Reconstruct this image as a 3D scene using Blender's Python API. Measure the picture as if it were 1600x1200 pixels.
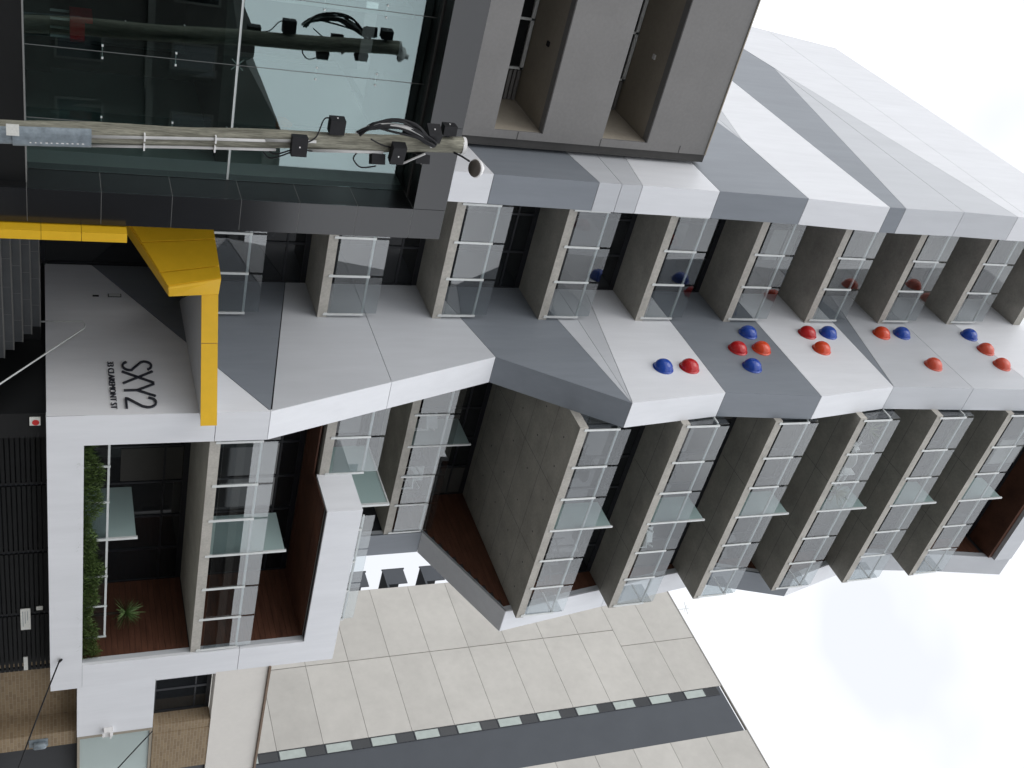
import bpy, math, random
from mathutils import Vector, Matrix
R = math.radians
random.seed(7)
for o in list(bpy.data.objects): bpy.data.objects.remove(o)
sc = bpy.context.scene
C = sc.collection

# ------------------------------------------------------------------ camera
h, p, r = R(37.322), R(23.273), R(-0.819)
fw = Vector((math.sin(h)*math.cos(p), math.cos(h)*math.cos(p), math.sin(p)))
rt = Vector((math.cos(h), -math.sin(h), 0)); up = rt.cross(fw)
rt, up = math.cos(r)*rt + math.sin(r)*up, -math.sin(r)*rt + math.cos(r)*up
cam = bpy.data.cameras.new('camera'); cam.sensor_width = 36; cam.lens = 1680.9/1600*36
cam.clip_start = .1; cam.clip_end = 2000
co = bpy.data.objects.new('camera', cam); C.objects.link(co); sc.camera = co
# the photograph was taken with the camera turned on its side
M = Matrix((up, -rt, -fw)).transposed().to_4x4(); M.translation = Vector((0, 0, 1.65)); co.matrix_world = M

# ------------------------------------------------------------------ sky: bright overcast
SUN_EL, SUN_AZ = R(44), R(258)
w = bpy.data.worlds.new('World'); sc.world = w; w.use_nodes = True
nt = w.node_tree; nt.nodes.clear(); N = nt.nodes.new; LK = nt.links.new
out = N('ShaderNodeOutputWorld')
sky = N('ShaderNodeTexSky'); sky.sky_type = 'NISHITA'; sky.sun_disc = False; sky.sun_elevation = SUN_EL; sky.sun_rotation = SUN_AZ
bg1 = N('ShaderNodeBackground'); bg1.inputs[1].default_value = .10; LK(sky.outputs[0], bg1.inputs[0])
tc = N('ShaderNodeTexCoord'); mp = N('ShaderNodeMapping'); mp.inputs['Scale'].default_value = (1.2, 1.2, 2.2); mp.inputs['Location'].default_value = (.05, .0, -.06)
LK(tc.outputs['Generated'], mp.inputs[0])
nz = N('ShaderNodeTexNoise'); nz.inputs['Scale'].default_value = 1.7; nz.inputs['Detail'].default_value = 4; nz.inputs['Roughness'].default_value = .45
LK(mp.outputs[0], nz.inputs['Vector'])
cr = N('ShaderNodeValToRGB'); cr.color_ramp.elements[0].position = .36; cr.color_ramp.elements[0].color = (.715, .735, .775, 1)
cr.color_ramp.elements[1].position = .62; cr.color_ramp.elements[1].color = (1.26, 1.28, 1.32, 1)
LK(nz.outputs['Fac'], cr.inputs[0])
bg2 = N('ShaderNodeBackground'); bg2.inputs[1].default_value = 1.26; LK(cr.outputs[0], bg2.inputs[0])
mx = N('ShaderNodeMixShader'); mx.inputs[0].default_value = .93
LK(bg1.outputs[0], mx.inputs[1]); LK(bg2.outputs[0], mx.inputs[2]); LK(mx.outputs[0], out.inputs[0])
sl = bpy.data.lights.new('sun', 'SUN'); sl.energy = .78; sl.angle = R(40); sl.color = (1, .97, .92)
so = bpy.data.objects.new('sun', sl); C.objects.link(so)
sd = Vector((math.sin(SUN_AZ)*math.cos(SUN_EL), math.cos(SUN_AZ)*math.cos(SUN_EL), math.sin(SUN_EL)))
so.rotation_euler = sd.to_track_quat('Z', 'Y').to_euler(); so.location = (0, 0, 60)
vs = sc.view_settings; vs.view_transform = 'Standard'; vs.look = 'None'; vs.exposure = 0.13; vs.gamma = 1; vs.use_curve_mapping = False
sc.render.engine = 'CYCLES'
sc.cycles.max_bounces = 10; sc.cycles.transparent_max_bounces = 24; sc.cycles.diffuse_bounces = 4; sc.cycles.glossy_bounces = 4

# ------------------------------------------------------------------ materials
MT = {}
def mat(name, col, rough=.5, spec=.5, ns=0, na=0., bump=0., metal=0., stretch=(1, 1, 1), ns2=0, na2=0., vary=0.):
    m = bpy.data.materials.new(name); m.use_nodes = True; t = m.node_tree; b = t.nodes['Principled BSDF']
    b.inputs['Base Color'].default_value = (*col, 1); b.inputs['Roughness'].default_value = rough
    b.inputs['Specular IOR Level'].default_value = spec; b.inputs['Metallic'].default_value = metal
    if ns:
        geo = t.nodes.new('ShaderNodeNewGeometry'); mp = t.nodes.new('ShaderNodeMapping'); mp.inputs['Scale'].default_value = stretch
        t.links.new(geo.outputs['Position'], mp.inputs[0])
        def layer(scale, amt, prev):
            n = t.nodes.new('ShaderNodeTexNoise'); n.inputs['Scale'].default_value = scale; n.inputs['Detail'].default_value = 6; n.inputs['Roughness'].default_value = .6
            t.links.new(mp.outputs[0], n.inputs['Vector'])
            mr = t.nodes.new('ShaderNodeMapRange'); mr.inputs[1].default_value = .3; mr.inputs[2].default_value = .7
            mr.inputs[3].default_value = 1-amt; mr.inputs[4].default_value = 1+amt; t.links.new(n.outputs['Fac'], mr.inputs[0])
            mm = t.nodes.new('ShaderNodeMix'); mm.data_type = 'RGBA'; mm.blend_type = 'MULTIPLY'; mm.inputs[0].default_value = 1
            if prev is None: mm.inputs[6].default_value = (*col, 1)
            else: t.links.new(prev, mm.inputs[6])
            t.links.new(mr.outputs[0], mm.inputs[7]); return mm.outputs[2], n
        c, n = layer(ns, na, None)
        if ns2: c, n = layer(ns2, na2, c)
        if vary:
            oi = t.nodes.new('ShaderNodeObjectInfo'); mr = t.nodes.new('ShaderNodeMapRange'); mr.inputs[3].default_value = 1-vary; mr.inputs[4].default_value = 1+vary
            t.links.new(oi.outputs['Random'], mr.inputs[0]); mm = t.nodes.new('ShaderNodeMix'); mm.data_type = 'RGBA'; mm.blend_type = 'MULTIPLY'; mm.inputs[0].default_value = 1
            t.links.new(c, mm.inputs[6]); t.links.new(mr.outputs[0], mm.inputs[7]); c = mm.outputs[2]
        t.links.new(c, b.inputs['Base Color'])
        if bump:
            bp = t.nodes.new('ShaderNodeBump'); bp.inputs['Strength'].default_value = bump; bp.inputs['Distance'].default_value = .02
            t.links.new(n.outputs['Fac'], bp.inputs['Height']); t.links.new(bp.outputs[0], b.inputs['Normal'])
    MT[name] = m; return m
def glass(name, tint, f0=.04, rough=0., gloss=(1, 1, 1), diff=None, dfac=0.):
    m = bpy.data.materials.new(name); m.use_nodes = True; t = m.node_tree; t.nodes.clear(); n = t.nodes.new
    o = n('ShaderNodeOutputMaterial'); tr = n('ShaderNodeBsdfTransparent'); tr.inputs[0].default_value = (*tint, 1)
    g = n('ShaderNodeBsdfGlossy'); g.inputs['Roughness'].default_value = rough; g.inputs[0].default_value = (*gloss, 1)
    lw = n('ShaderNodeLayerWeight'); lw.inputs[0].default_value = .5
    pw = n('ShaderNodeMath'); pw.operation = 'POWER'; pw.inputs[1].default_value = 5; t.links.new(lw.outputs['Facing'], pw.inputs[0])
    ma = n('ShaderNodeMath'); ma.operation = 'MULTIPLY_ADD'; ma.inputs[1].default_value = 1-f0; ma.inputs[2].default_value = f0; t.links.new(pw.outputs[0], ma.inputs[0])
    base = tr.outputs[0]
    if diff:
        d = n('ShaderNodeBsdfDiffuse'); d.inputs[0].default_value = (*diff, 1); tl = n('ShaderNodeBsdfTranslucent'); tl.inputs[0].default_value = (*diff, 1)
        a = n('ShaderNodeMixShader'); a.inputs[0].default_value = .5; t.links.new(d.outputs[0], a.inputs[1]); t.links.new(tl.outputs[0], a.inputs[2])
        b = n('ShaderNodeMixShader'); b.inputs[0].default_value = dfac; t.links.new(tr.outputs[0], b.inputs[1]); t.links.new(a.outputs[0], b.inputs[2]); base = b.outputs[0]
    mx = n('ShaderNodeMixShader'); t.links.new(ma.outputs[0], mx.inputs[0]); t.links.new(base, mx.inputs[1]); t.links.new(g.outputs[0], mx.inputs[2])
    t.links.new(mx.outputs[0], o.inputs[0]); MT[name] = m; return m
mat('white_panel', (.745, .755, .78), .42, .35, .9, .035, ns2=4.5, na2=.03, stretch=(1, 1, .16), vary=.025)
mat('pale_panel', (.535, .55, .575), .42, .35, .9, .04, ns2=4.5, na2=.03, stretch=(1, 1, .16), vary=.03)
mat('grey_panel', (.215, .235, .262), .42, .35, .9, .06, ns2=4.5, na2=.045, stretch=(1, 1, .16), vary=.03)
mat('seam', (.05, .05, .055), .8, .2)
mat('concrete', (.40, .385, .345), .85, .25, 1.3, .16, .25, ns2=14, na2=.10)
mat('edge_concrete', (.44, .42, .38), .85, .25, 2.0, .13, .25, ns2=18, na2=.12)
mat('tower_concrete', (.53, .512, .475), .85, .2, .35, .06, 0, ns2=1.6, na2=.035, vary=.045)
mat('tower_joint', (.36, .345, .32), .9, .1)
mat('tower_dark', (.075, .083, .095), .6, .3, .5, .06)
mat('metal', (.66, .68, .67), .4, .5, 6, .05, metal=.1)
mat('dark_frame', (.018, .02, .025), .4, .5, 3, .1)
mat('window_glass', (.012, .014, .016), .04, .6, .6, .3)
mat('blind', (.44, .49, .46), .6, .3, 2, .08)
mat('timber', (.108, .045, .027), .55, .35, 1.2, .3, .1, stretch=(1, 1, 6), ns2=20, na2=.15)
mat('black_cladding', (.008, .0085, .009), .32, .5, .9, .12, ns2=9, na2=.08)
mat('charcoal_cladding', (.014, .015, .017), .16, .75, .8, .05, ns2=7, na2=.04)
mat('grout', (.20, .20, .195), .8, .2)
mat('grey_render', (.215, .21, .205), .8, .25, .9, .05, .1, ns2=12, na2=.05)
mat('beige_render', (.36, .32, .26), .8, .25, 1.0, .07, .1, ns2=10, na2=.05)
mat('roof_flashing', (.06, .058, .056), .6, .3, 2, .15)
mat('yellow', (.74, .44, .018), .45, .35, .8, .05, ns2=6, na2=.03)
mat('lettering', (.022, .024, .034), .35, .5, 5, .1)
mat('blue_dome', (.014, .062, .36), .18, .55, 3, .05)
mat('red_dome', (.50, .014, .016), .18, .55, 3, .05)
mat('orange_dome', (.68, .065, .018), .18, .55, 3, .05)
mat('coral_dome', (.60, .085, .045), .22, .55, 3, .05)
mat('pole_wood', (.235, .228, .185), .95, .1, 1.5, .42, 1.0, stretch=(7, 7, .6), ns2=9, na2=.35)
mat('galvanised', (.22, .26, .29), .5, .5, 9, .25, .1, metal=.3)
mat('white_conduit', (.48, .475, .465), .5, .4, 6, .08)
mat('black_box', (.016, .016, .018), .6, .25, 6, .15)
mat('lamp_lens', (.10, .085, .075), .3, .5, 6, .1)
mat('white_plastic', (.75, .74, .73), .45, .4, 6, .04)
mat('asphalt', (.085, .085, .086), .9, .2, 2, .2, .3, ns2=60, na2=.3)
mat('paving', (.40, .39, .37), .9, .2, 1, .1, .2, ns2=25, na2=.12)
mat('kerbstone', (.27, .265, .255), .9, .2, 3, .12, .2)
mat('stair_nosing', (.13, .13, .125), .5, .4, 3, .1)
mat('stair_tile', (.06, .064, .068), .35, .5, 2, .15)
mat('cream_render', (.76, .73, .68), .8, .2, .8, .03, ns2=7, na2=.02)
mat('brown_pipe', (.20, .14, .10), .6, .3, 5, .1)
mat('hedge', (.085, .135, .036), .6, .3, 3, .35)
mat('agave', (.14, .22, .08), .5, .35, 3, .25)
mat('palm_leaf', (.30, .36, .20), .5, .35, 3, .25)
mat('sign_white', (.66, .66, .62), .5, .3, 30, .10)
mat('sign_red', (.55, .03, .03), .45, .3, 20, .1)
mat('sign_orange', (.55, .24, .10), .5, .3, 20, .1)
mat('chair_fabric', (.62, .02, .025), .7, .2, 6, .12)
mat('orange_shade', (.75, .22, .03), .6, .2, 6, .1)
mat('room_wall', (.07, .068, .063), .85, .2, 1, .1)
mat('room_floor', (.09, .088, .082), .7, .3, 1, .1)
mat('room_pale', (.62, .63, .60), .85, .2, 1, .05)
mat('outdoor_white', (.74, .75, .74), .4, .4, 8, .04)
mat('outdoor_dark', (.05, .05, .055), .5, .4, 8, .1)
mat('blind_grey', (.26, .27, .26), .8, .2, 2, .1)
mat('gate_black', (.007, .0075, .008), .6, .2, 2, .15)
mat('soil', (.03, .024, .018), .95, .1, 8, .3)
mat('street_facade', (.060, .056, .052), .8, .25, .8, .25, .2)
mat('street_trim', (.14, .135, .125), .8, .25, 1.5, .15)
def brick_mat():
    m = bpy.data.materials.new('brick'); m.use_nodes = True; t = m.node_tree; b = t.nodes['Principled BSDF']; b.inputs['Roughness'].default_value = .9
    geo = t.nodes.new('ShaderNodeNewGeometry'); sp = t.nodes.new('ShaderNodeSeparateXYZ'); cb = t.nodes.new('ShaderNodeCombineXYZ'); ad = t.nodes.new('ShaderNodeMath')
    t.links.new(geo.outputs['Position'], sp.inputs[0]); t.links.new(sp.outputs[0], ad.inputs[0]); t.links.new(sp.outputs[1], ad.inputs[1])
    t.links.new(ad.outputs[0], cb.inputs[0]); t.links.new(sp.outputs[2], cb.inputs[1])
    bk = t.nodes.new('ShaderNodeTexBrick'); bk.inputs['Scale'].default_value = 1; bk.inputs['Brick Width'].default_value = .24; bk.inputs['Row Height'].default_value = .086
    bk.inputs['Mortar Size'].default_value = .008; bk.inputs['Color1'].default_value = (.29, .215, .13, 1); bk.inputs['Color2'].default_value = (.23, .165, .10, 1); bk.inputs['Mortar'].default_value = (.31, .25, .175, 1)
    t.links.new(cb.outputs[0], bk.inputs['Vector']); t.links.new(bk.outputs['Color'], b.inputs['Base Color'])
    bp = t.nodes.new('ShaderNodeBump'); bp.inputs['Strength'].default_value = .5; bp.inputs['Distance'].default_value = .008; bp.invert = True
    t.links.new(bk.outputs['Fac'], bp.inputs['Height']); t.links.new(bp.outputs[0], b.inputs['Normal']); MT['brick'] = m
brick_mat()
glass('clear_glass', (.78, .81, .82), .105)
glass('frosted_glass', (.72, .84, .82), .05, .12, diff=(.60, .71, .70), dfac=.66)
glass('shop_glass', (.66, .73, .72), .17, gloss=(.76, .90, .91))
glass('fin_glass', (.70, .80, .80), .05)
glass('frosted_pane', (.6, .7, .68), .05, .2, diff=(.78, .87, .85), dfac=.94)

# ------------------------------------------------------------------ mesh helpers
class MB:
    def __init__(s): s.v = []; s.f = []
    def add(s, v, f):
        k = len(s.v); s.v += [tuple(a) for a in v]; s.f += [tuple(i+k for i in q) for q in f]; return s
    def box(s, x0, x1, y0, y1, z0, z1):
        return s.add([(x0,y0,z0),(x1,y0,z0),(x1,y1,z0),(x0,y1,z0),(x0,y0,z1),(x1,y0,z1),(x1,y1,z1),(x0,y1,z1)],
                     [(0,3,2,1),(4,5,6,7),(0,1,5,4),(1,2,6,5),(2,3,7,6),(3,0,4,7)])
    def prism(s, a, b):          # two matching rings of points
        n = len(a); k = [(i, (i+1) % n, n+(i+1) % n, n+i) for i in range(n)]
        return s.add(list(a)+list(b), [tuple(range(n))[::-1], tuple(range(n, 2*n))]+k)
    def bar(s, p, q, wd, ht=None, upv=(0, 0, 1)):
        p, q = Vector(p), Vector(q); d = (q-p).normalized(); u = Vector(upv)
        if abs(d.dot(u)) > .95: u = Vector((0, 1, 0))
        a = d.cross(u).normalized(); b = a.cross(d); ht = ht or wd
        o = [a*sx*wd/2+b*sy*ht/2 for sx, sy in ((-1,-1),(1,-1),(1,1),(-1,1))]
        return s.prism([p+e for e in o], [q+e for e in o])
    def tube(s, pts, rad, n=8, close=True):
        pts = [Vector(q) for q in pts]; rads = rad if isinstance(rad, (list, tuple)) else [rad]*len(pts); k0 = len(s.v); u = None
        for i, q in enumerate(pts):
            d = (pts[min(i+1, len(pts)-1)]-pts[max(i-1, 0)]).normalized()
            if u is None: u = d.orthogonal().normalized()
            u = (u-d*u.dot(d)).normalized(); v = d.cross(u)
            s.v += [tuple(q+(u*math.cos(2*math.pi*j/n)+v*math.sin(2*math.pi*j/n))*rads[i]) for j in range(n)]
        for i in range(len(pts)-1):
            for j in range(n): s.f.append((k0+i*n+j, k0+i*n+(j+1) % n, k0+(i+1)*n+(j+1) % n, k0+(i+1)*n+j))
        if close: s.f.append(tuple(k0+j for j in range(n))[::-1]); s.f.append(tuple(k0+(len(pts)-1)*n+j for j in range(n)))
        return s
    def mesh(s, name, m, smooth=False):
        me = bpy.data.meshes.new(name); me.from_pydata(s.v, [], s.f); me.update()
        import bmesh
        b = bmesh.new(); b.from_mesh(me); bmesh.ops.recalc_face_normals(b, faces=b.faces); b.to_mesh(me); b.free()
        me.materials.append(MT[m])
        if smooth: me.polygons.foreach_set('use_smooth', [True]*len(me.polygons))
        return me
def link(name, me, parent=None, loc=None):
    o = bpy.data.objects.new(name, me); C.objects.link(o)
    if loc is not None: o.location = loc
    if parent is not None:
        o.parent = parent
        if parent.type == 'EMPTY': o.matrix_parent_inverse = Matrix.Translation(-parent.location)
        else: o.matrix_parent_inverse = Matrix.Translation(-Vector(parent.location))
    return o
def obj(name, mb, m, parent=None, smooth=False): return link(name, mb.mesh(name, m, smooth), parent)
def box(name, b, m, parent=None): return obj(name, MB().box(*b), m, parent)
def tag(o, label, cat, group=None):
    o['label'] = label; o['category'] = cat
    if group: o['group'] = group
    return o
def thing(name, label, cat, loc, group=None):
    o = bpy.data.objects.new(name, None); C.objects.link(o); o.location = loc; o.empty_display_size = .3
    return tag(o, label, cat, group)
def struct(o): o['kind'] = 'structure'; return o
def inset(poly, d):
    n = len(poly); A = sum(poly[i][0]*poly[(i+1) % n][1]-poly[(i+1) % n][0]*poly[i][1] for i in range(n))
    s = 1 if A > 0 else -1; out = []
    for i in range(n):
        a, b, c = Vector(poly[i-1]), Vector(poly[i]), Vector(poly[(i+1) % n])
        e1 = (b-a).normalized(); e2 = (c-b).normalized(); n1 = Vector((-e1.y, e1.x))*s; n2 = Vector((-e2.y, e2.x))*s
        k = n1+n2; k = k/max(k.dot(n1), .12); out.append(tuple(b+k*d))
    return out
def face_panel(name, poly, x, m, parent, th=.06, gap=.007):     # panel in the Y-Z plane, outer face at x, thickness to +X
    q = inset(poly, gap)
    return obj(name, MB().prism([(x, y, z) for y, z in q], [(x+th, y, z) for y, z in q]), m, parent)
def front_panel(name, a, b, x0, x1, m, parent, th=.06, gap=.007, proud=.004):  # from (y,z) a up to b, between x0 and x1
    a, b = Vector(a), Vector(b); d = (b-a).normalized(); n = Vector((-d.y, d.x))       # points to -Y side for upward d
    a = a+d*gap+n*proud; b = b-d*gap+n*proud; a2, b2 = a-n*th, b-n*th
    return obj(name, MB().prism([(x0, *a), (x0, *b), (x0, *b2), (x0, *a2)], [(x1, *a), (x1, *b), (x1, *b2), (x1, *a2)]), m, parent)

# ------------------------------------------------------------------ ground
struct(box('ground', (-400, 400, -400, 400, -.6, -.14), 'asphalt'))
struct(box('road', (-200, 200, 1.6, 14.0, -.14, -.02), 'asphalt'))
struct(box('footpath', (-200, 200, 14.2, 18.6, -.14, .1), 'paving'))
struct(box('footpath', (-200, 200, -3.0, 1.4, -.14, .0), 'paving'))
for y in (14.0, 1.4):
    kb = struct(box('kerb', (-200, 200, y, y+.2, -.14, .115 if y > 5 else .015), 'kerbstone'))

# ------------------------------------------------------------------ apartment building
A = thing('apartment_building', 'tall white and grey folded-panel apartment building with coloured domes and concrete balconies', 'building', (14.8, 18.55, 0))
LV = [4.87, 7.84, 10.88, 13.94, 16.97, 19.95, 22.90, 25.76, 28.62, 31.6]
W, P, G = 'white_panel', 'pale_panel', 'grey_panel'
# middle fin
F2 = [(18.55,1.58),(18.55,6.1),(20.56,12.1),(18.55,15.15),(18.9,18.15),(18.65,21.15),(19.02,23.97),(18.86,26.9),(18.72,29.5),(18.6,33.6)]
core = inset(F2+[(26.5,33.6),(26.5,1.58)], .05)
fin = obj('fin_wall', MB().prism([(14.855, *q) for q in core], [(15.56, *q) for q in core]), 'seam', A)
YB = 24.5
for poly, m in [([(18.55,1.58),(18.55,6.1),(YB,2.65),(YB,1.58)],W), ([(18.56,6.1),(YB,2.65),(YB,7.45)],G),
    ([(18.56,6.12),(YB,7.45),(YB,9.15),(19.555,9.1)],P), ([(19.555,9.1),(YB,9.15),(YB,11.21),(20.56,12.1)],P),
    ([(20.56,12.1),(YB,11.21),(YB,14.19),(18.56,15.14)],G), ([(18.56,15.14),(YB,14.19),(YB,15.17)],P), ([(18.56,15.15),(YB,15.17),(YB,16.14)],P),
    ([(18.55,15.16),(YB,16.14),(YB,18.13),(18.9,18.15)],W), ([(18.9,18.15),(YB,18.13),(YB,21.13),(18.65,21.15)],G),
    ([(18.65,21.15),(YB,21.13),(YB,24.05),(19.02,23.97)],W), ([(19.02,23.97),(YB,24.05),(YB,25.12)],G),
    ([(19.02,23.98),(YB,25.12),(YB,26.81),(18.86,26.9)],P), ([(18.86,26.9),(YB,26.81),(YB,28.64),(18.72,29.5)],P),
    ([(18.72,29.5),(YB,28.64),(YB,33.6),(18.6,33.6)],W)]:
    face_panel('cladding_panel', poly, 14.80, m, fin)
fr = [F2[0], (18.55,4.95), F2[1], (19.555,9.1)] + F2[2:]
for i, m in enumerate([W, W, W, W, G, W, G, W, P, P, W]):
    front_panel('edge_panel', fr[i], fr[i+1], 14.803, 15.6, m, fin)
obj('side_panel', MB().prism([(15.562, *q) for q in core], [(15.6, *q) for q in core]), 'pale_panel', fin)
# left fin
F1 = [(22.25,.2),(22.13,11.57),(22.07,14.41),(22.05,15.05),(22.05,15.65),(22.03,17.98),(21.95,20.82),(21.74,23.53),(21.73,24.1),(21.75,26.32),(21.67,28.4),(21.65,31.75)]
core = inset(F1+[(36.1,31.35),(37.5,27.9),(37.5,.2)], .05)
fin1 = obj('fin_wall', MB().prism([(10.555, *q) for q in core], [(11.26, *q) for q in core]), 'seam', A)
B = 37.5
for poly, m in [([(22.25,.2),(22.13,11.57),(B,9.5),(B,.2)],W), ([(22.13,11.57),(B,9.5),(B,11.95),(22.07,14.41)],G),
    ([(22.07,14.41),(B,11.95),(B,14.85),(22.05,15.05)],P), ([(22.05,15.05),(B,14.85),(B,17.8),(22.05,15.65)],P),
    ([(22.05,15.65),(B,17.8),(B,18.02),(22.03,17.98)],W), ([(22.03,17.98),(B,18.02),(B,18.9),(25.6,20.73),(21.95,20.82)],G),
    ([(25.6,20.73),(B,18.9),(B,20.6)],P), ([(25.6,20.74),(B,20.6),(B,23.05),(36.4,23.08)],P),
    ([(21.95,20.82),(25.6,20.74),(36.4,23.08),(21.74,23.53)],W), ([(21.74,23.53),(B,23.05),(B,25.3),(32.6,26.15),(21.73,24.1)],G),
    ([(21.73,24.1),(32.6,26.15),(21.75,26.32)],P), ([(21.75,26.32),(32.6,26.17),(21.67,28.4)],P),
    ([(21.67,28.4),(32.6,26.17),(B,25.3),(B,27.9),(37.2,28.62),(21.67,28.85)],W), ([(21.67,28.85),(37.2,28.62),(36.1,31.35),(21.65,31.75)],W)]:
    face_panel('cladding_panel', poly, 10.50, m, fin1)
for i, m in enumerate([W, G, P, P, W, G, W, G, P, P, W]):
    front_panel('edge_panel', F1[i], F1[i+1], 10.503, 11.3, m, fin1)
obj('side_panel', MB().prism([(11.262, *q) for q in core], [(11.3, *q) for q in core]), 'pale_panel', fin1)
# right fin, upper part
F3 = [(22.28,8.0),(22.28,12.1),(18.85,13.7),(19.36,17.3),(19.86,21.2),(18.97,24.0),(19.82,27.35),(19.35,30.8),(18.87,33.6)]
core = inset(F3+[(26.5,33.6),(26.5,8.0)], .05)
fin3 = obj('fin_wall', MB().prism([(22.70, *q) for q in core], [(23.46, *q) for q in core]), 'seam', A)
for i, m in enumerate([G, W, W, W, G, W, P, P]): front_panel('edge_panel', F3[i], F3[i+1], 22.66, 23.5, m, fin3)
obj('side_panel', MB().prism([(23.462, *q) for q in core], [(23.497, *q) for q in core]), 'white_panel', fin3)
for (x0, x1) in ((22.66, 22.70),):      # pale return behind the front edge
    for i in range(len(F3)-1):
        a, b = Vector(F3[i]), Vector(F3[i+1])
        obj('edge_return', MB().prism([(x0, a.x+.05, a.y), (x0, b.x+.05, b.y), (x0, b.x+.2, b.y), (x0, a.x+.2, a.y)], [(x1, a.x+.05, a.y), (x1, b.x+.05, b.y), (x1, b.x+.2, b.y), (x1, a.x+.2, a.y)]), 'pale_panel', fin3)
def f3y(z):
    for a, b in zip(F3, F3[1:]):
        if a[1] <= z <= b[1]: return a[0]+(b[0]-a[0])*(z-a[1])/(b[1]-a[1])
    return 19.0
def planks(zs, ze, yfun, yb, x, parent, hgt=.142):
    z = zs
    while z < ze-.02:
        z2 = min(z+hgt, ze)-.006; y0 = max(yfun(z), yfun(z2))+.2
        box('plank', (x+random.uniform(-.003, .003), x+.04, y0, yb, z, z2), 'timber', parent); z += hgt
planks(11.15, 13.93, f3y, 24.1, 22.672, fin3)
for k in range(3, 9):
    planks(LV[k]+.26, (LV[k+1] if k < 8 else 32.5)-.01, f3y, 20.3, 22.672, fin3, .285)
# box at the foot of the right side
low = MB(); low.box(22.70, 23.46, 18.61, 26.5, 1.62, 8.6)
boxw = obj('box_wall', low, 'seam', A)
box('edge_panel', (14.803, 23.5, 18.55, 18.70, 1.58, 2.30), W, boxw)
box('edge_panel', (22.66, 23.5, 18.552, 18.64, 2.306, 6.10), W, boxw)
box('edge_panel', (22.66, 23.5, 18.552, 18.64, 6.112, 8.66), W, boxw)
box('edge_panel', (17.95, 22.655, 18.55, 18.62, 7.78, 8.66), W, boxw)
box('end_panel', (17.95, 18.02, 18.625, 19.92, 7.78, 8.66), W, boxw)
box('parapet_core', (18.025, 22.655, 18.625, 18.78, 7.785, 8.655), 'seam', boxw)
box('edge_return', (22.665, 22.70, 18.645, 18.78, 2.31, 7.78), 'pale_panel', boxw)
planks(2.30, 4.86, lambda z: 18.58, 21.3, 22.672, boxw); planks(5.12, 7.76, lambda z: 18.58, 21.3, 22.672, boxw)
y = 18.79
while y < 21.2:
    box('ceiling_plank', (15.6 if y > 19.93 else 18.03, 22.66, y, min(y+.142, 21.25)-.006, 7.735+random.uniform(-.003, .003), 7.768), 'timber', boxw); y += .142
# lower white wall on the right of the box
an = box('annex_wall', (23.503, 25.5, 18.56, 18.9, 2.19, 4.06), W, A)
box('annex_wall', (23.503, 23.56, 18.56, 19.0, 4.07, 5.56), W, A)
# recessed core and roof
box('core', (11.3, 22.66, 26.0, 37.0, 0, 32.2), 'pale_panel', A)
box('roof_slab', (15.6, 22.66, 19.0, 26.2, 32.62, 33.0), 'timber', A)
rb = box('roof_beam', (15.603, 22.657, 18.84, 19.0, 32.78, 33.6), P, A)
box('roof_slab', (11.26, 14.8, 22.3, 26.2, 31.6, 31.9), 'concrete', A)

# glazing behind a balcony
def glazing(x0, x1, y, z0, z1, n, parent=A):
    f = MB(); f.box(x0, x1, y+.04, y+.1, z0, z0+.1).box(x0, x1, y+.04, y+.1, z1-.14, z1)
    st = (x1-x0)/n
    for i in range(n+1):
        xx = x0+i*st; f.box(max(x0, xx-.03), min(x1, xx+.03), y+.03, y+.11, z0+.1, z1-.14)
    o = obj('window_frame', f, 'dark_frame', parent)
    box('transom', (x0, x1, y+.035, y+.085, z1-.62, z1-.57), 'dark_frame', o)
    for i in range(n):
        xx = x0+i*st; t = random.uniform(-.004, .004)
        obj('pane', MB().prism([(xx+.035, y+.062+t, z0+.1), (xx+st-.035, y+.062-t, z0+.1), (xx+st-.035, y+.062-t, z1-.14), (xx+.035, y+.062+t, z1-.14)],
            [(xx+.035, y+.075, z0+.1), (xx+st-.035, y+.075, z0+.1), (xx+st-.035, y+.075, z1-.14), (xx+.035, y+.075, z1-.14)]), 'window_glass', o)
        if random.random() < .22: box('blind', (xx+.06, xx+st-.06, y+.04, y+.055, z1-random.uniform(.9, 2.0), z1-.16), random.choice(['room_wall', 'room_wall', 'blind_grey']), o)
    return o
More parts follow.
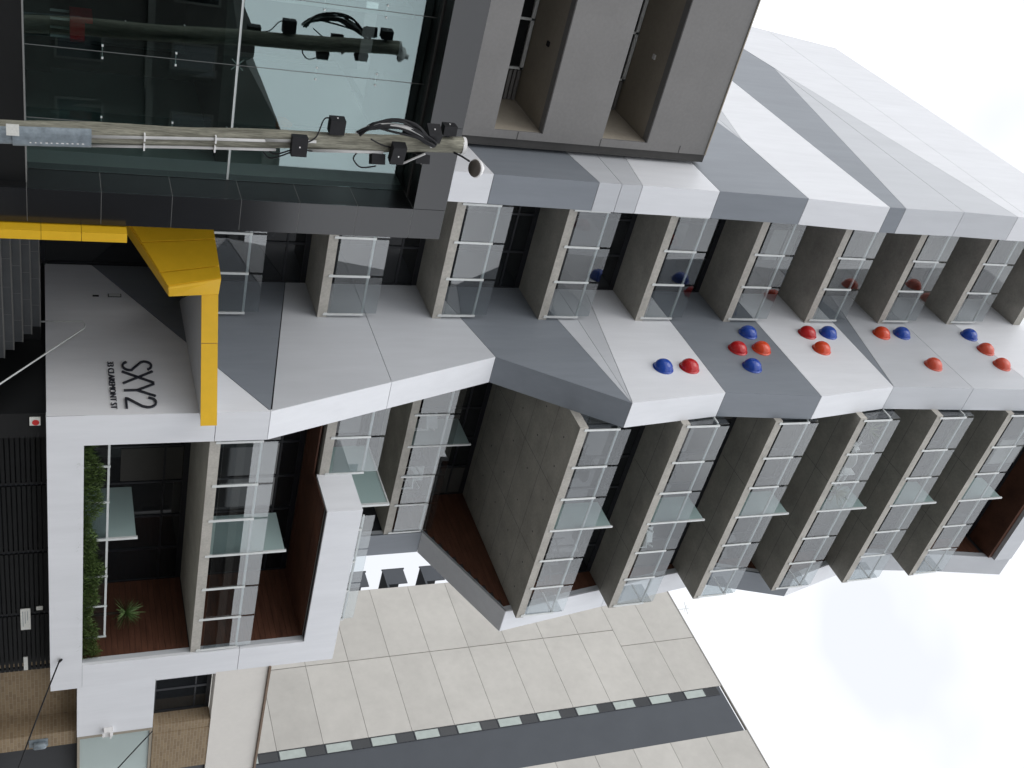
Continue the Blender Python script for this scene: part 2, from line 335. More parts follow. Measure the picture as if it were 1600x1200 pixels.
# balconies
def balcony(x0, x1, yf, yb, z, posts, screen=None, label=None, rail_h=1.15, glass_h=1.5, side=None, sd=.9, ds=None, edge='edge_concrete', rail_x=None):
    s = box('balcony_slab', (x0, x1, yf+.012, yb, z, z+.235), 'concrete', A)
    box('slab_edge', (x0, x1, yf, yf+.0125, z+.001, z+.236), edge, s)
    if side: box('slab_edge', (x0-.004, x0, yf, yf+sd, z+.001, z+.236), edge, s)
    if label: s['label'] = label
    xs = posts
    for i, xp in enumerate(xs):
        if screen and abs(xp-screen) < .1: continue
        box('post', (xp-.028, xp+.028, yf-.030, yf-.008, z+.13, z+rail_h+.02), 'metal', s)
        obj('post_foot', MB().box(xp-.04, xp+.04, yf-.006, yf-.001, z+.16, z+.24), 'metal', s)
    obj('handrail', MB().box(xs[0]-.024, xs[-1]+.024, yf+.014, yf+.06, z+rail_h-.04, z+rail_h+.015), 'metal', s)
    for a, b in zip(xs, xs[1:]):
        t = random.uniform(-.003, .003)
        obj('glass_pane', MB().prism([(a+.03, yf-.006+t, z+.30), (b-.03, yf-.006-t, z+.30), (b-.03, yf-.006-t, z+glass_h), (a+.03, yf-.006+t, z+glass_h)],
            [(a+.03, yf+.006+t, z+.30), (b-.03, yf+.006-t, z+.30), (b-.03, yf+.006-t, z+glass_h), (a+.03, yf+.006+t, z+glass_h)]), 'clear_glass', s)
    if side:
        for xx in (xs[0]-.03, xs[-1]+.03):
            box('side_pane', (xx-.006, xx+.006, yf+.02, yf+sd, z+.30, z+glass_h-.02), 'clear_glass', s)
            box('side_rail', (xx-.02, xx+.02, yf+.06, yf+sd, z+rail_h-.03, z+rail_h+.012), 'metal', s)
    if screen:
        d = ds or 1.0
        box('privacy_screen', (screen-.008, screen+.008, yf+.03, yf+d, z+.25, z+2.03), 'frosted_glass', s)
        box('screen_post', (screen-.028, screen+.028, yf-.02, yf+.028, z+.13, z+2.06), 'metal', s)
    return s
LP = [11.42, 12.50, 13.58, 14.70]
for k in range(0, 9):
    z = LV[k]
    if k == 0: balcony(11.26, 14.8, 22.3, 26.0, z, LP)
    else: balcony(11.26, 14.8, 22.3, 26.0, z, LP)
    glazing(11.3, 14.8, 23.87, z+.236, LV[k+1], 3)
RP = [15.68, 16.94, 18.06, 19.22, 20.37, 21.47, 22.60]
for k in range(3, 9):
    z = LV[k]; back = 24.0 if k == 3 else 21.5
    balcony(15.605, 22.69, 18.6, 26.0, z, RP, 19.22, side=True, sd=.75 if k != 3 else .8, ds=1.0)
    glazing(15.6, 22.66, 20.05, z+.236, LV[k+1] if k < 8 else 32.62, 6)
    for yy in ((19.85, 21.1, 22.35, 23.6) if k == 3 else (19.3,)): box('soffit_joint', (15.62, 22.65, yy-.005, yy+.005, z-.0015, z), 'tower_dark', A)
    for xx in (18.0, 20.4): box('soffit_joint', (xx-.005, xx+.005, 18.62, 23.8 if k == 3 else 20.0, z-.002, z-.0005), 'tower_dark', A)
    if k == 3:
        for xx in (16.4, 17.4, 18.6, 19.8, 21.0, 22.0):
            for yy in (19.2, 20.5, 21.7, 22.9): obj('tie_hole', MB().tube([(xx, yy, z-.003), (xx, yy, z)], .028, 10), 'tower_dark', A)
# storey of the deep cut, level with slab 10.88
balcony(15.6, 22.66, 22.3, 26.0, LV[2], [15.68, 16.9, 18.04, 19.2, 20.34, 21.47, 22.6], 19.2, ds=1.2)
glazing(15.6, 22.66, 23.87, LV[2]+.236, LV[3], 6)
# storey over the box (slab 7.84)
balcony(15.6, 18.28, 19.9, 26.0, 7.84, [15.68, 16.75, 17.93], rail_h=1.12, glass_h=1.5)
ter = box('terrace_slab', (18.285, 22.66, 18.79, 26.0, 7.77, 8.05), 'concrete', A)
glazing(15.6, 22.66, 24.2, 8.08, LV[2], 6)
for xx in (18.95, 20.1, 21.2, 22.3): box('post', (xx-.022, xx+.022, 18.86, 18.90, 8.05, 8.86), 'metal', ter)
box('handrail', (18.5, 22.34, 18.905, 18.95, 8.83, 8.88), 'metal', ter)
for a, b in zip((18.5, 19.7, 20.95), (19.66, 20.91, 22.3)): box('glass_pane', (a, b, 18.90, 18.912, 8.10, 9.14), 'clear_glass', ter)
box('privacy_screen', (19.1, 19.118, 19.95, 22.3, 8.05, 9.82), 'frosted_glass', ter)
box('screen_post', (19.07, 19.14, 19.88, 19.95, 8.05, 9.86), 'metal', ter)
box('screen_rail', (19.08, 19.138, 19.95, 22.3, 9.82, 9.86), 'metal', ter)
# the two storeys in the box
balcony(15.605, 22.655, 18.605, 26.0, LV[0], [15.68, 16.97, 18.06, 19.22, 20.36, 21.45, 22.6], 19.22, ds=1.35)
glazing(15.6, 22.66, 21.2, LV[0]+.236, 7.73, 6)
fl = box('balcony_slab', (15.605, 22.655, 18.71, 26.0, 1.62, 2.0), 'concrete', A)
glazing(15.6, 22.66, 21.2, 2.0, LV[0], 6)
bx = [15.75, 16.56, 17.62, 18.78, 20.0, 21.02, 22.12]
for xp in bx:
    if abs(xp-18.78) > .1: box('post', (xp-.022, xp+.022, 18.94, 18.97, 2.0, 2.86), 'metal', fl)
box('handrail', (15.62, 22.14, 18.975, 19.03, 2.80, 2.85), 'metal', fl)
for a, b in zip(bx, bx[1:]): box('glass_pane', (a+.03, b-.03, 18.95, 18.962, 2.05, 2.80), 'clear_glass', fl)
box('privacy_screen', (18.77, 18.786, 18.99, 20.7, 2.0, 3.46), 'frosted_glass', fl)
box('screen_post', (18.75, 18.81, 18.93, 18.985, 2.0, 3.49), 'metal', fl)
box('planter_trough', (15.61, 22.655, 18.705, 18.93, 2.001, 2.22), 'soil', fl)
# black plinth under the box and lobby
box('plinth', (14.87, 15.5, 18.75, 24.5, 0, 1.61), 'black_cladding', A)
lob = box('lobby_floor', (10.4, 14.86, 21.35, 26.0, 0, 1.50), 'black_cladding', A)
box('lobby_ceiling', (10.4, 14.79, 22.33, 24.5, 4.60, 4.865), 'black_cladding', A)
glazing(10.4, 14.79, 24.5, 1.5, 4.6, 4)
ft = box('wall_reader', (14.765, 14.80, 23.05, 23.15, 2.96, 3.26), 'black_box', A)
box('wall_reader_face', (14.755, 14.765, 23.04, 23.13, 2.98, 3.24), 'metal', ft)
box('wall_switch', (14.775, 14.80, 23.06, 23.10, 2.62, 2.76), 'black_box', A)
# domes
def dome(y, z, m, rad=.262):
    mb = MB(); n, k = 20, 7; ang = R(74)
    rows = []
    for i in range(k+1):
        a = ang*i/k; rows.append((math.cos(a)*1.0, math.sin(a)))
    mb.v += [(14.80-.0, y+math.cos(2*math.pi*j/n)*rad*1.10, z+math.sin(2*math.pi*j/n)*rad*1.10) for j in range(n)]
    mb.v += [(14.80-.02, y+math.cos(2*math.pi*j/n)*rad*1.10, z+math.sin(2*math.pi*j/n)*rad*1.10) for j in range(n)]
    for c, s_ in rows: mb.v += [(14.80-.02-s_*rad*.92, y+math.cos(2*math.pi*j/n)*rad*c, z+math.sin(2*math.pi*j/n)*rad*c) for j in range(n)]
    R_ = len(mb.v)//n
    for i in range(R_-1):
        for j in range(n): mb.f.append((i*n+j, i*n+(j+1) % n, (i+1)*n+(j+1) % n, (i+1)*n+j))
    mb.v.append((14.80-.02-rad*.92, y, z)); t = len(mb.v)-1
    for j in range(n): mb.f.append(((R_-1)*n+j, (R_-1)*n+(j+1) % n, t))
    o = obj('dome', mb, m, A, True); o['label'] = 'glossy %s half-dome button on the wall' % m.split('_')[0]
    return o
for y, z, m in [(20.02,16.77,'blue'),(20.02,17.59,'red'),(21.66,20.45,'blue'),(20.86,19.64,'red'),(20.86,20.45,'orange'),(20.02,19.64,'blue'),
    (21.67,22.6,'red'),(21.67,23.38,'blue'),(20.86,22.6,'orange'),(21.67,25.45,'orange'),(21.67,26.26,'blue'),(21.6,29.02,'blue'),(20.8,29.05,'coral'),(20.01,26.24,'coral'),(19.98,29.02,'coral')]:
    dome(y, z, m+'_dome')
# lettering: strokes standing off the wall
def stroke(pts, wd, x, parent, dep=.035):
    pts = [Vector(q) for q in pts]; L, Rr = [], []
    for i, q in enumerate(pts):
        d1 = (q-pts[i-1]).normalized() if i else (pts[1]-q).normalized(); d2 = (pts[i+1]-q).normalized() if i < len(pts)-1 else d1
        d = (d1+d2).normalized(); n = Vector((-d.y, d.x)); k = 1/max(n.dot(Vector((-d1.y, d1.x))), .5)
        L.append(q+n*wd/2*k); Rr.append(q-n*wd/2*k)
    mb = MB(); n = len(pts)
    for xx in (x, x+dep):
        mb.v += [(xx, *a) for a in L]+[(xx, *a) for a in Rr]
    for i in range(n-1):
        mb.f += [(i, i+1, n+i+1, n+i), (2*n+i, 3*n+i, 3*n+i+1, 2*n+i+1), (i, 2*n+i, 2*n+i+1, i+1), (n+i, n+i+1, 3*n+i+1, 3*n+i)]
    mb.f += [(0, n, 3*n, 2*n), (n-1, 3*n-1, 4*n-1, 2*n-1)]
    return mb
def arc(cy, cz, ry, rz, a0, a1, n=10):   # y runs leftwards in the view, so flip
    return [(cy-ry*math.cos(R(a0+(a1-a0)*i/n)), cz+rz*math.sin(R(a0+(a1-a0)*i/n))) for i in range(n+1)]
zb, zt = 3.11, 3.74; wd = .044
S_ = arc(20.23, zt-.16, .155, .15, 25, 180, 9)+[(20.36, zt-.22), (20.24, zt-.31), (20.12, zt-.40)][0:3]+arc(20.23, zb+.17, .16, .15, 12, -155, 9)
lt = obj('letter', stroke(S_, wd, 14.75, A), 'lettering', A); lt['label'] = 'dark letter S'
x_ = stroke([(20.02, zb), (19.60, zt)], wd, 14.75, A); x2 = stroke([(20.02, zt), (19.60, zb)], wd, 14.753, A)
x_.add(x2.v, x2.f); lt = obj('letter', x_, 'lettering', A); lt['label'] = 'dark letter X'
y_ = stroke([(19.56, zt), (19.345, zb+.27), (19.345, zb)], wd, 14.75, A); y2 = stroke([(19.13, zt), (19.345, zb+.27)], wd, 14.753, A)
y_.add(y2.v, y2.f); lt = obj('letter', y_, 'lettering', A); lt['label'] = 'dark letter Y'
t_ = arc(18.91, zt-.17, .165, .16, 175, -10, 10)+[(18.79, zt-.30), (19.07, zb+.045)]
t2 = stroke(t_, wd, 14.75, A); t3 = stroke([(19.09, zb+.026), (18.73, zb+.026)], wd, 14.753, A); t2.add(t3.v, t3.f)
lt = obj('letter', t2, 'lettering', A); lt['label'] = 'dark numeral 2'
def text_mesh(name, body, mname, width, height, ext=.015):
    cu = bpy.data.curves.new('txt', 'FONT'); cu.body = body; cu.size = 1; cu.extrude = ext; cu.offset = -.014; ob = bpy.data.objects.new('txt', cu); C.objects.link(ob)
    bpy.context.view_layer.update(); me = bpy.data.meshes.new_from_object(ob.evaluated_get(bpy.context.evaluated_depsgraph_get())); bpy.data.objects.remove(ob)
    xs = [v.co.x for v in me.vertices]; ys = [v.co.y for v in me.vertices]; x0, x1, y0, y1 = min(xs), max(xs), min(ys), max(ys)
    for v in me.vertices: v.co.x = (v.co.x-x0)/(x1-x0)*width; v.co.y = (v.co.y-y0)/(y1-y0)*height
    me.name = name; me.materials.clear(); me.materials.append(MT[mname]); return me
me = text_mesh('street_address', '33 CLAREMONT ST', 'lettering', 1.66, .125)
for v in me.vertices: v.co = Vector((14.775-v.co.z, 20.39-v.co.x, 2.825+v.co.y))
lt = link('street_address', me, A); lt['label'] = 'dark address lettering 33 CLAREMONT ST'

# ------------------------------------------------------------------ entrance stairs
ST = thing('entrance_stairs', 'dark tiled entrance stairs climbing beside the lettered wall', 'stairs', (12.5, 20, 0.1))
steps = [(21.05, 1.50), (20.76, 1.33), (20.47, 1.16), (20.18, .99), (19.89, .82), (19.60, .65), (19.31, .48), (19.02, .31)]
for i, (y, z) in enumerate(steps):
    yb = 21.34 if i == 0 else steps[i-1][0]
    s = box('step', (10.45, 14.3, y, yb+.02, .1, z-.02), 'grout', ST)
    box('tread', (10.45, 14.3, y-.012, yb-.013, z-.02+.001, z), 'stair_nosing', s)
    x = 10.45-(i % 2)*.33
    while x < 14.3:
        a, b = max(10.45, x)+.006, min(14.3, x+.66)-.006
        if b-a > .03: box('tile', (a, b, y-.008, y, z-.165, z-.024), 'stair_tile', s)
        x += .66
hr = MB().tube([(14.42,21.42,1.5),(14.42,21.44,2.36),(14.42,21.30,2.40),(14.42,21.18,2.38),(14.42,18.4,.12)], .018, 10)
hro = obj('stair_handrail', hr, 'metal', None, True); tag(hro, 'thin metal handrail sloping down beside the entrance stairs', 'handrail')

# ------------------------------------------------------------------ yellow entrance canopy
K = thing('entrance_canopy', 'folded yellow metal portal canopy over the entrance stairs', 'canopy', (10.55, 18.5, .1))
def slab(name, pts, off, m, parent, gap=.0):
    pts = [Vector(q) for q in pts]; o = Vector(off); return obj(name, MB().prism(pts, [q+o for q in pts]), m, parent)
zs = [0.1, 1.55, 2.22, 3.0]
for i in range(3):
    slab('post_panel', [(10.38,18.30,zs[i]+.004),(10.56,18.30,zs[i]+.004),(10.56,18.30,zs[i+1]-.004),(10.38,18.30,zs[i+1]-.004)], (0,.34,0), 'yellow', K)
# side plate split by two joints
P1, P2, P3, P4 = Vector((11.22,20.45,3.14)), Vector((11.22,20.62,4.83)), Vector((11.85,19.24,4.90)), Vector((11.93,19.02,3.86))
def lerp(a, b, t): return a+(b-a)*t
cuts = [0, .36, .80, 1]
for a, b in zip(cuts, cuts[1:]):
    g = .010
    q = [lerp(P1, P4, a+g), lerp(P1, P4, b-g), lerp(P2, P3, b-g), lerp(P2, P3, a+g)]
    slab('side_plate', q, (.10,.02,.0), 'yellow', K)
obj('tie_beam', MB().bar((10.5,18.6,2.92),(11.30,20.45,3.08),.10), 'yellow', K)
slab('lower_lip', [P1+Vector((.1,0,-.005)), P4+Vector((.0,-.01,-.005)), P4+Vector((.36,.2,.03)), P1+Vector((.5,.3,0))], (0,0,.03), 'yellow', K)
P3b, P4b = Vector((12.33,19.38,4.90)), Vector((12.30,19.22,3.90))
slab('fascia_plate', [P4+Vector((.012,0,0)), P4b, P3b, P3+Vector((.012,0,0))], (.02,.25,0), 'yellow', K)
e0, e1 = Vector((12.34,19.38,4.56)), Vector((14.79,18.10,4.56))
for a, b in ((0, .365), (.37, 1)):
    p, q = lerp(e0, e1, a), lerp(e0, e1, b); u = Vector((0,0,.335))
    slab('fascia', [p, q, q+u, p+u], (.02,.05,0), 'yellow', K)
und = [Vector((12.30,19.44,4.575)), Vector((14.785,18.16,4.575)), Vector((14.785,22.9,4.575)), Vector((14.45,22.5,4.575))]
slab('soffit', und, (0,0,.27), 'pale_panel', K)

# ------------------------------------------------------------------ black and grey neighbour on the left
Bk = thing('glass_fronted_building', 'grey rendered building with black-framed glass shopfront', 'building', (2, 18.55, 0))
tl = 1.22
fr_ = box('frame_core', (9.693, 10.33, 18.5535, 19.6, 0, 9.08), 'grout', Bk)
z = 1.33-2*tl+.01
edges = [0.1, 1.33, 2.555, 3.78, 5.03, 6.14, 7.28, 8.42, 9.10]
for a, b in zip(edges, edges[1:]):
    m = 'black_cladding' if b < 5.5 else 'charcoal_cladding'
    m = 'charcoal_cladding'
    box('front_tile', (9.69, 10.35, 18.55, 18.58, a+.005, b-.005), m, fr_)
    box('side_tile', (9.69, 9.72, 18.582, 19.34, a+.005, min(b, 8.45)-.005), 'black_cladding', fr_) if a < 8.4 else None
box('side_wall', (10.30, 10.35, 18.582, 26, 0, 9.09), 'black_cladding', Bk)
hb = box('head_core', (-14, 9.715, 18.58, 23.4, 8.46, 9.08), 'seam', Bk)
x = 9.685
xs = [9.685, 7.9, 5.3, 2.7, .1, -2.5, -5.1, -7.7, -10.3, -14]
for b, a in zip(xs, xs[1:]): box('head_panel', (a+.005, b-.005, 18.55, 18.58, 8.42, 9.10), 'charcoal_cladding', hb)
box('soffit_panel', (-14, 9.69, 18.582, 19.6, 8.43, 8.46), 'black_cladding', hb)
box('soffit_track', (-14, 9.69, 19.02, 19.10, 8.40, 8.43), 'roof_flashing', hb)
bw = box('base_wall', (-14, 9.69, 18.8, 19.6, 0, 1.315), 'black_cladding', Bk)
box('sill', (-14, 9.69, 18.79, 19.36, 1.3155, 1.335), 'grout', bw)
gx = [9.685, 8.70, 7.385, 6.075, 4.77, 3.46, 2.15, .84, -.47, -1.78, -3.1, -14]
sf = box('shopfront_transom', (-14, 9.68, 19.345, 19.40, 4.845, 4.885), 'metal', Bk)
for b, a in zip(gx, gx[1:]):
    for z0, z1 in ((1.34, 4.84), (4.89, 8.43)):
        t = random.uniform(-.0015, .0015)
        obj('shop_pane', MB().prism([(a+.006, 19.33+t, z0), (b-.006, 19.33-t, z0), (b-.006, 19.33+t, z1), (a+.006, 19.33-t, z1)],
            [(a+.006, 19.345+t, z0), (b-.006, 19.345-t, z0), (b-.006, 19.345+t, z1), (a+.006, 19.345-t, z1)]), 'shop_glass', sf)
    if b < 9.6 and b > -3:
        box('glass_fin', (b-.01, b+.01, 19.37, 19.75, 1.34, 8.43), 'fin_glass', sf)
        box('sealant', (b-.006, b+.006, 19.334, 19.344, 1.34, 8.43), 'grout', sf)
        for zf in (2.57, 3.79, 6.30, 7.45):
            obj('spider_fitting', MB().bar((b-.11, 19.36, zf), (b+.11, 19.36, zf), .016).bar((b-.11, 19.355, zf), (b-.11, 19.31, zf), .03).bar((b+.11, 19.355, zf), (b+.11, 19.31, zf), .03), 'metal', sf)
        obj('spider_fitting', MB().bar((b-.10, 19.36, 4.76), (b+.10, 19.36, 4.97), .018).bar((b+.10, 19.36, 4.76), (b-.10, 19.365, 4.97), .018), 'metal', sf)
# rooms behind the glass
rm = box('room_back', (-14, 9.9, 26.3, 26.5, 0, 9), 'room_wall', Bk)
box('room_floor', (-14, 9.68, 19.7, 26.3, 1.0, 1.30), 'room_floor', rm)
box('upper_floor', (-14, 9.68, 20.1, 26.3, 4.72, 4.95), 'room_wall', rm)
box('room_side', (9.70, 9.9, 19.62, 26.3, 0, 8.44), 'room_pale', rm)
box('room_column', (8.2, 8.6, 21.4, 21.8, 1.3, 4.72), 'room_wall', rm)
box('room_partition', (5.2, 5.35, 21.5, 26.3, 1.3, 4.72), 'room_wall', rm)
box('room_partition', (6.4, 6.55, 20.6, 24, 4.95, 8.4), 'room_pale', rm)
# upper storeys set back
gxr = 9.95
for k, (z0, z1) in enumerate(((9.0, 11.90), (13.2, 14.93), (16.25, 18.13))):
    pr_ = box('parapet', (-14, gxr, 23.5, 23.75, z0, z1), 'grey_render', Bk)
    box('drip_joint', (-14, gxr, 23.495, 23.4995, z0+.0, z0+.03), 'roof_flashing', pr_)
for z0 in (13.2, 16.25):
    cl = box('loggia_ceiling', (-14, gxr, 23.752, 25.7, z0+.01, z0+.25), 'beige_render', Bk)
    box('ceiling_light', (7.9, 8.02, 24.35, 24.47, z0-.035, z0+.009), 'black_box' if z0 < 14 else 'white_plastic', cl)
    box('loggia_floor', (-14, gxr, 23.752, 25.7, z0-3.05+1.3, z0-3.05+1.5), 'grey_render', cl)
    box('loggia_back', (-14, gxr, 25.62, 25.8, z0-2.0, z0-.0), 'grey_render', cl)
    wf = MB()
    for a in (9.05, 7.75, 6.45, 5.15, 3.85, 2.5): wf.box(a-.03, a+.03, 25.5, 25.6, z0-1.9, z0-.02)
    wf.box(2.5, 9.08, 25.5, 25.6, z0-.12, z0-.025)
    o = obj('window_frame', wf, 'metal', Bk)
    for b, a in zip((9.05, 7.75, 6.45, 5.15, 3.85), (7.75, 6.45, 5.15, 3.85, 2.5)):
        box('pane', (a+.032, b-.032, 25.54, 25.56, z0-1.9, z0-.13), 'window_glass', o)
    for j in range(9): box('louvre', (9.12, gxr-.01, 25.55, 25.6, z0-.13-j*.12, z0-.05-j*.12), 'grey_render', o)
    box('loggia_side', (gxr, gxr+.2, 23.56, 26, z0-1.35, z0), 'beige_render', Bk)
pl = box('end_pier', (gxr+.001, 10.16, 23.5, 23.555, 9.0, 18.13), 'grey_render', Bk)
for zz in (12.55, 14.9, 17.3): box('pier_joint', (gxr+.001, 10.16, 23.494, 23.4995, zz, zz+.02), 'roof_flashing', pl)
box('side_flashing', (10.161, 10.40, 23.56, 37, 9.0, 18.2), 'roof_flashing', Bk)
box('roof_deck', (-14, 10.16, 23.752, 37, 17.6, 18.0), 'grey_render', Bk)
box('coping', (-14, 10.16, 23.47, 23.78, 18.131, 18.16), 'beige_render', Bk)
box('terrace_roof', (-14, 10.3, 19.6, 23.49, 9.0, 9.06), 'grey_render', Bk)

# armchair and lamp seen through the glass
ac = thing('armchair', 'red armchair behind the dark shopfront glass', 'armchair', (8.0, 22, 1.3))
box('seat', (7.72, 8.12, 21.7, 22.2, 2.10, 2.24), 'chair_fabric', ac); box('backrest', (7.66, 7.76, 21.68, 22.22, 2.10, 2.50), 'chair_fabric', ac)
box('armrest', (7.76, 8.13, 21.64, 21.70, 2.10, 2.36), 'chair_fabric', ac); box('armrest', (7.76, 8.13, 22.2, 22.26, 2.10, 2.36), 'chair_fabric', ac)
box('platform', (6.9, 8.6, 21.2, 22.8, 1.3, 1.75), 'room_wall', rm)
for x, y in ((7.75, 21.74), (8.08, 21.74), (7.75, 22.18), (8.08, 22.18)): box('leg', (x-.02, x+.02, y-.02, y+.02, 1.75, 2.10), 'metal', ac)
pd = thing('pendant_lamp', 'small orange pendant lamp behind the upper shopfront glass', 'lamp', (10.1-.95, 20.6, 6.1))
mb = MB().tube([(9.0,20.6,5.95),(9.0,20.6,6.1),(9.0,20.6,6.2),(9.0,20.6,6.26)], [.16,.14,.08,.02], 14); obj('lamp_shade', mb, 'orange_shade', pd, True)
obj('cord', MB().tube([(9.0,20.6,6.26),(9.0,20.6,8.4)], .008, 6), 'black_box', pd)

# ------------------------------------------------------------------ utility pole
U = thing('utility_pole', 'weathered timber utility pole with black boxes, white conduits and small street light', 'pole', (7.95, 17, .1))
def pc(z): return 7.95-.40*min(z, 8.6)/8.6
def prd(z): return .172-.026*z/8.5
zz = [.1+.21*i for i in range(40)]+[8.52]
obj('pole_shaft', MB().tube([(pc(z)+.012*math.sin(z*2.1), 17, z) for z in zz], [prd(z)*(1+.03*math.sin(z*3)+random.uniform(-.02, .02)) for z in zz], 24), 'pole_wood', U, True)
obj('pole_cap', MB().tube([(pc(8.5), 17, 8.50), (pc(8.5), 17, 8.57)], .156, 20), 'white_plastic', U)
def frontpt(z, a, extra=0.):   # point on the pole skin; a = angle from facing the viewer, + to the right
    v = Vector((-.41, -.91, 0)); s = Vector((.91, -.41, 0)); rr = prd(z)+extra
    q = Vector((pc(z), 17, z))+v*rr*math.cos(a)+s*rr*math.sin(a); return q
# galvanised guard: curved sheet over the right half
def guard(z0, z1, e):
    mb = MB(); n = 10
    for z in (z0, z1):
        for ee in (e, e-.012):
            mb.v += [tuple(frontpt(z, R(-18+i*(128/n)), ee)) for i in range(n+1)]
    m_ = n+1
    for i in range(n): mb.f += [(i, i+1, 2*m_+i+1, 2*m_+i), (m_+i, 3*m_+i, 3*m_+i+1, m_+i+1), (i, m_+i, m_+i+1, i+1), (2*m_+i, 2*m_+i+1, 3*m_+i+1, 3*m_+i)]
    mb.f += [(0, 2*m_, 3*m_, m_), (n, m_+n, 3*m_+n, 2*m_+n)]
    return mb
gd = obj('cable_guard', guard(.12, 1.36, .035), 'galvanised', U); obj('cable_guard', guard(1.18, 2.31, .06), 'galvanised', U)
for i in range(11):
    z = 1.42+i*.075
    q = frontpt(z, R(48), .063); obj('stencil_mark', MB().bar(q, q+Vector((.0, 0, .02+.02*random.random())), .016, .004), 'white_plastic', U)
for a0, a1, zs in ((R(15), R(8), [2.28, 3.2, 4.2, 5.0]), (R(82), R(66), [2.28, 2.9, 3.6, 4.4, 5.2])):
    pts = [frontpt(z, a0+(a1-a0)*min(1, i/2), .03) for i, z in enumerate(zs)]
    c = obj('conduit', MB().tube(pts, .025, 10), 'white_conduit', U, True)
    for z in (3.1, 4.2): q = frontpt(z, a1, .03); obj('clamp', MB().box(q.x-.06, q.x+.06, q.y-.05, q.y+.03, z-.012, z+.012), 'white_plastic', U)
obj('conduit', MB().tube([frontpt(z, R(62), .03) for z in (5.75, 6.4, 7.05)], .028, 10), 'white_conduit', U, True)
obj('conduit', MB().tube([frontpt(z, R(5), .03) for z in (5.0, 5.45, 5.85)], .026, 10), 'white_conduit', U, True)
def pbox(z, a, w_, h_, d_, ex=.1, tilt=0):
    q = frontpt(z, R(a), ex+d_/2); v = Vector((-.41, -.91, 0)); s = Vector((.91, -.41, 0)); v2 = v*math.cos(R(a))+s*math.sin(R(a)); s2 = v2.cross(Vector((0,0,1)))
    t = Vector((0, 0, 1))
    P_ = [q+s2*sx*w_/2+v2*sy*d_/2+t*sz*h_/2+v2*(tilt*sz*.02) for sz in (-1, 1) for sx, sy in ((-1,-1),(1,-1),(1,1),(-1,1))]
    o = obj('junction_box', MB().prism(P_[:4], P_[4:]), 'black_box', U)
    obj('bracket', MB().bar(frontpt(z, R(a), -.02), q, .05), 'black_box', U)
    obj('bolt', MB().bar(q+v2*d_/2, q+v2*(d_/2+.012), .022), 'white_plastic', U); return o
pbox(5.55, 20, .34, .26, .16, .02); pbox(6.20, -62, .20, .26, .26, .02); pbox(7.27, 38, .36, .24, .18, .03); pbox(6.97, 88, .20, .24, .18, .04)
pbox(7.90, -42, .28, .24, .20, .04); pbox(8.22, -68, .20, .24, .18, .06); pbox(7.78, 92, .18, .26, .16, .03)
for i in range(12):
    o_ = -.09+.017*i; j = random.uniform(-.06, .06)
    pts = [Vector((7.63-.25, 16.78+o_*.3, 6.55+j)), Vector((7.22+o_*.4, 16.74, 6.75)), Vector((7.16+o_, 16.74, 7.15+j)), Vector((7.24+o_, 16.74, 7.5)), Vector((7.42+o_*.3, 16.74, 7.82+j)), Vector((7.52, 16.76, 7.9))]
    pts = [q+Vector((random.uniform(-.03, .03), random.uniform(-.03, .03), random.uniform(-.05, .05))) for q in pts]
    sm = []
    for a in range(len(pts)-1):
        for t in range(5):
            t = t/5; p0, p1, p2, p3 = pts[max(a-1,0)], pts[a], pts[a+1], pts[min(a+2, len(pts)-1)]
            sm.append(.5*((2*p1)+(p2-p0)*t+(2*p0-5*p1+4*p2-p3)*t*t+(3*p1-p0-3*p2+p3)*t**3))
    obj('cable', MB().tube(sm, .021 if i != 3 else .022, 6), 'white_conduit' if i in (3, 5) else 'black_box', U, True)
def cab(pts, rad=.013, m='black_box'):
    sm = []; pts = [Vector(q) for q in pts]
    for a in range(len(pts)-1):
        for t in range(6):
            t = t/6; p0, p1, p2, p3 = pts[max(a-1,0)], pts[a], pts[a+1], pts[min(a+2, len(pts)-1)]
            sm.append(.5*((2*p1)+(p2-p0)*t+(2*p0-5*p1+4*p2-p3)*t*t+(3*p1-p0-3*p2+p3)*t**3))
    return obj('cable', MB().tube(sm+[pts[-1]], rad, 6), m, U, True)
cab([frontpt(7.78, R(40), .1), frontpt(7.55, R(60), .16), frontpt(7.4, R(75), .2), frontpt(7.42, R(80), .1)], .02, 'white_conduit')
cab([frontpt(6.95, R(85), .25), frontpt(6.7, R(95), .28), frontpt(6.55, R(88), .14), frontpt(6.6, R(80), .03)])
cab([frontpt(6.75, R(-10), .2), frontpt(6.95, R(5), .06), frontpt(7.15, R(20), .06)]); cab([frontpt(6.2, R(-60), .2), frontpt(6.0, R(-70), .25), frontpt(5.85, R(-20), .05), frontpt(5.66, R(10), .1)])
cab([frontpt(5.43, R(30), .16), frontpt(5.2, R(60), .12), frontpt(5.1, R(78), .05)]); cab([frontpt(5.45, R(40), .14), frontpt(5.15, R(95), .16), frontpt(5.0, R(100), .05)]); cab([frontpt(5.66, R(35), .12), frontpt(5.8, R(55), .06)])
box('notice', (7.655, 7.84, 16.70, 16.712, 1.10, 1.28), 'sign_white', U).rotation_euler = (0, 0, 0)
lampz = 8.72
obj('lamp_arm', MB().tube([frontpt(8.35, R(60), .0), frontpt(8.5, R(62), .07), (7.72, 16.72, 8.62)], .018, 8), 'black_box', U, True)
lc, la = Vector((7.80, 16.62, 8.70)), Vector((-.17, -.40, -.90)).normalized()
lh = obj('lamp_head', MB().tube([lc+la*.0, lc-la*.03, lc-la*.07, lc-la*.12, lc-la*.125, lc-la*.20], [.155, .172, .16, .10, .06, .055], 20), 'white_plastic', U, True)
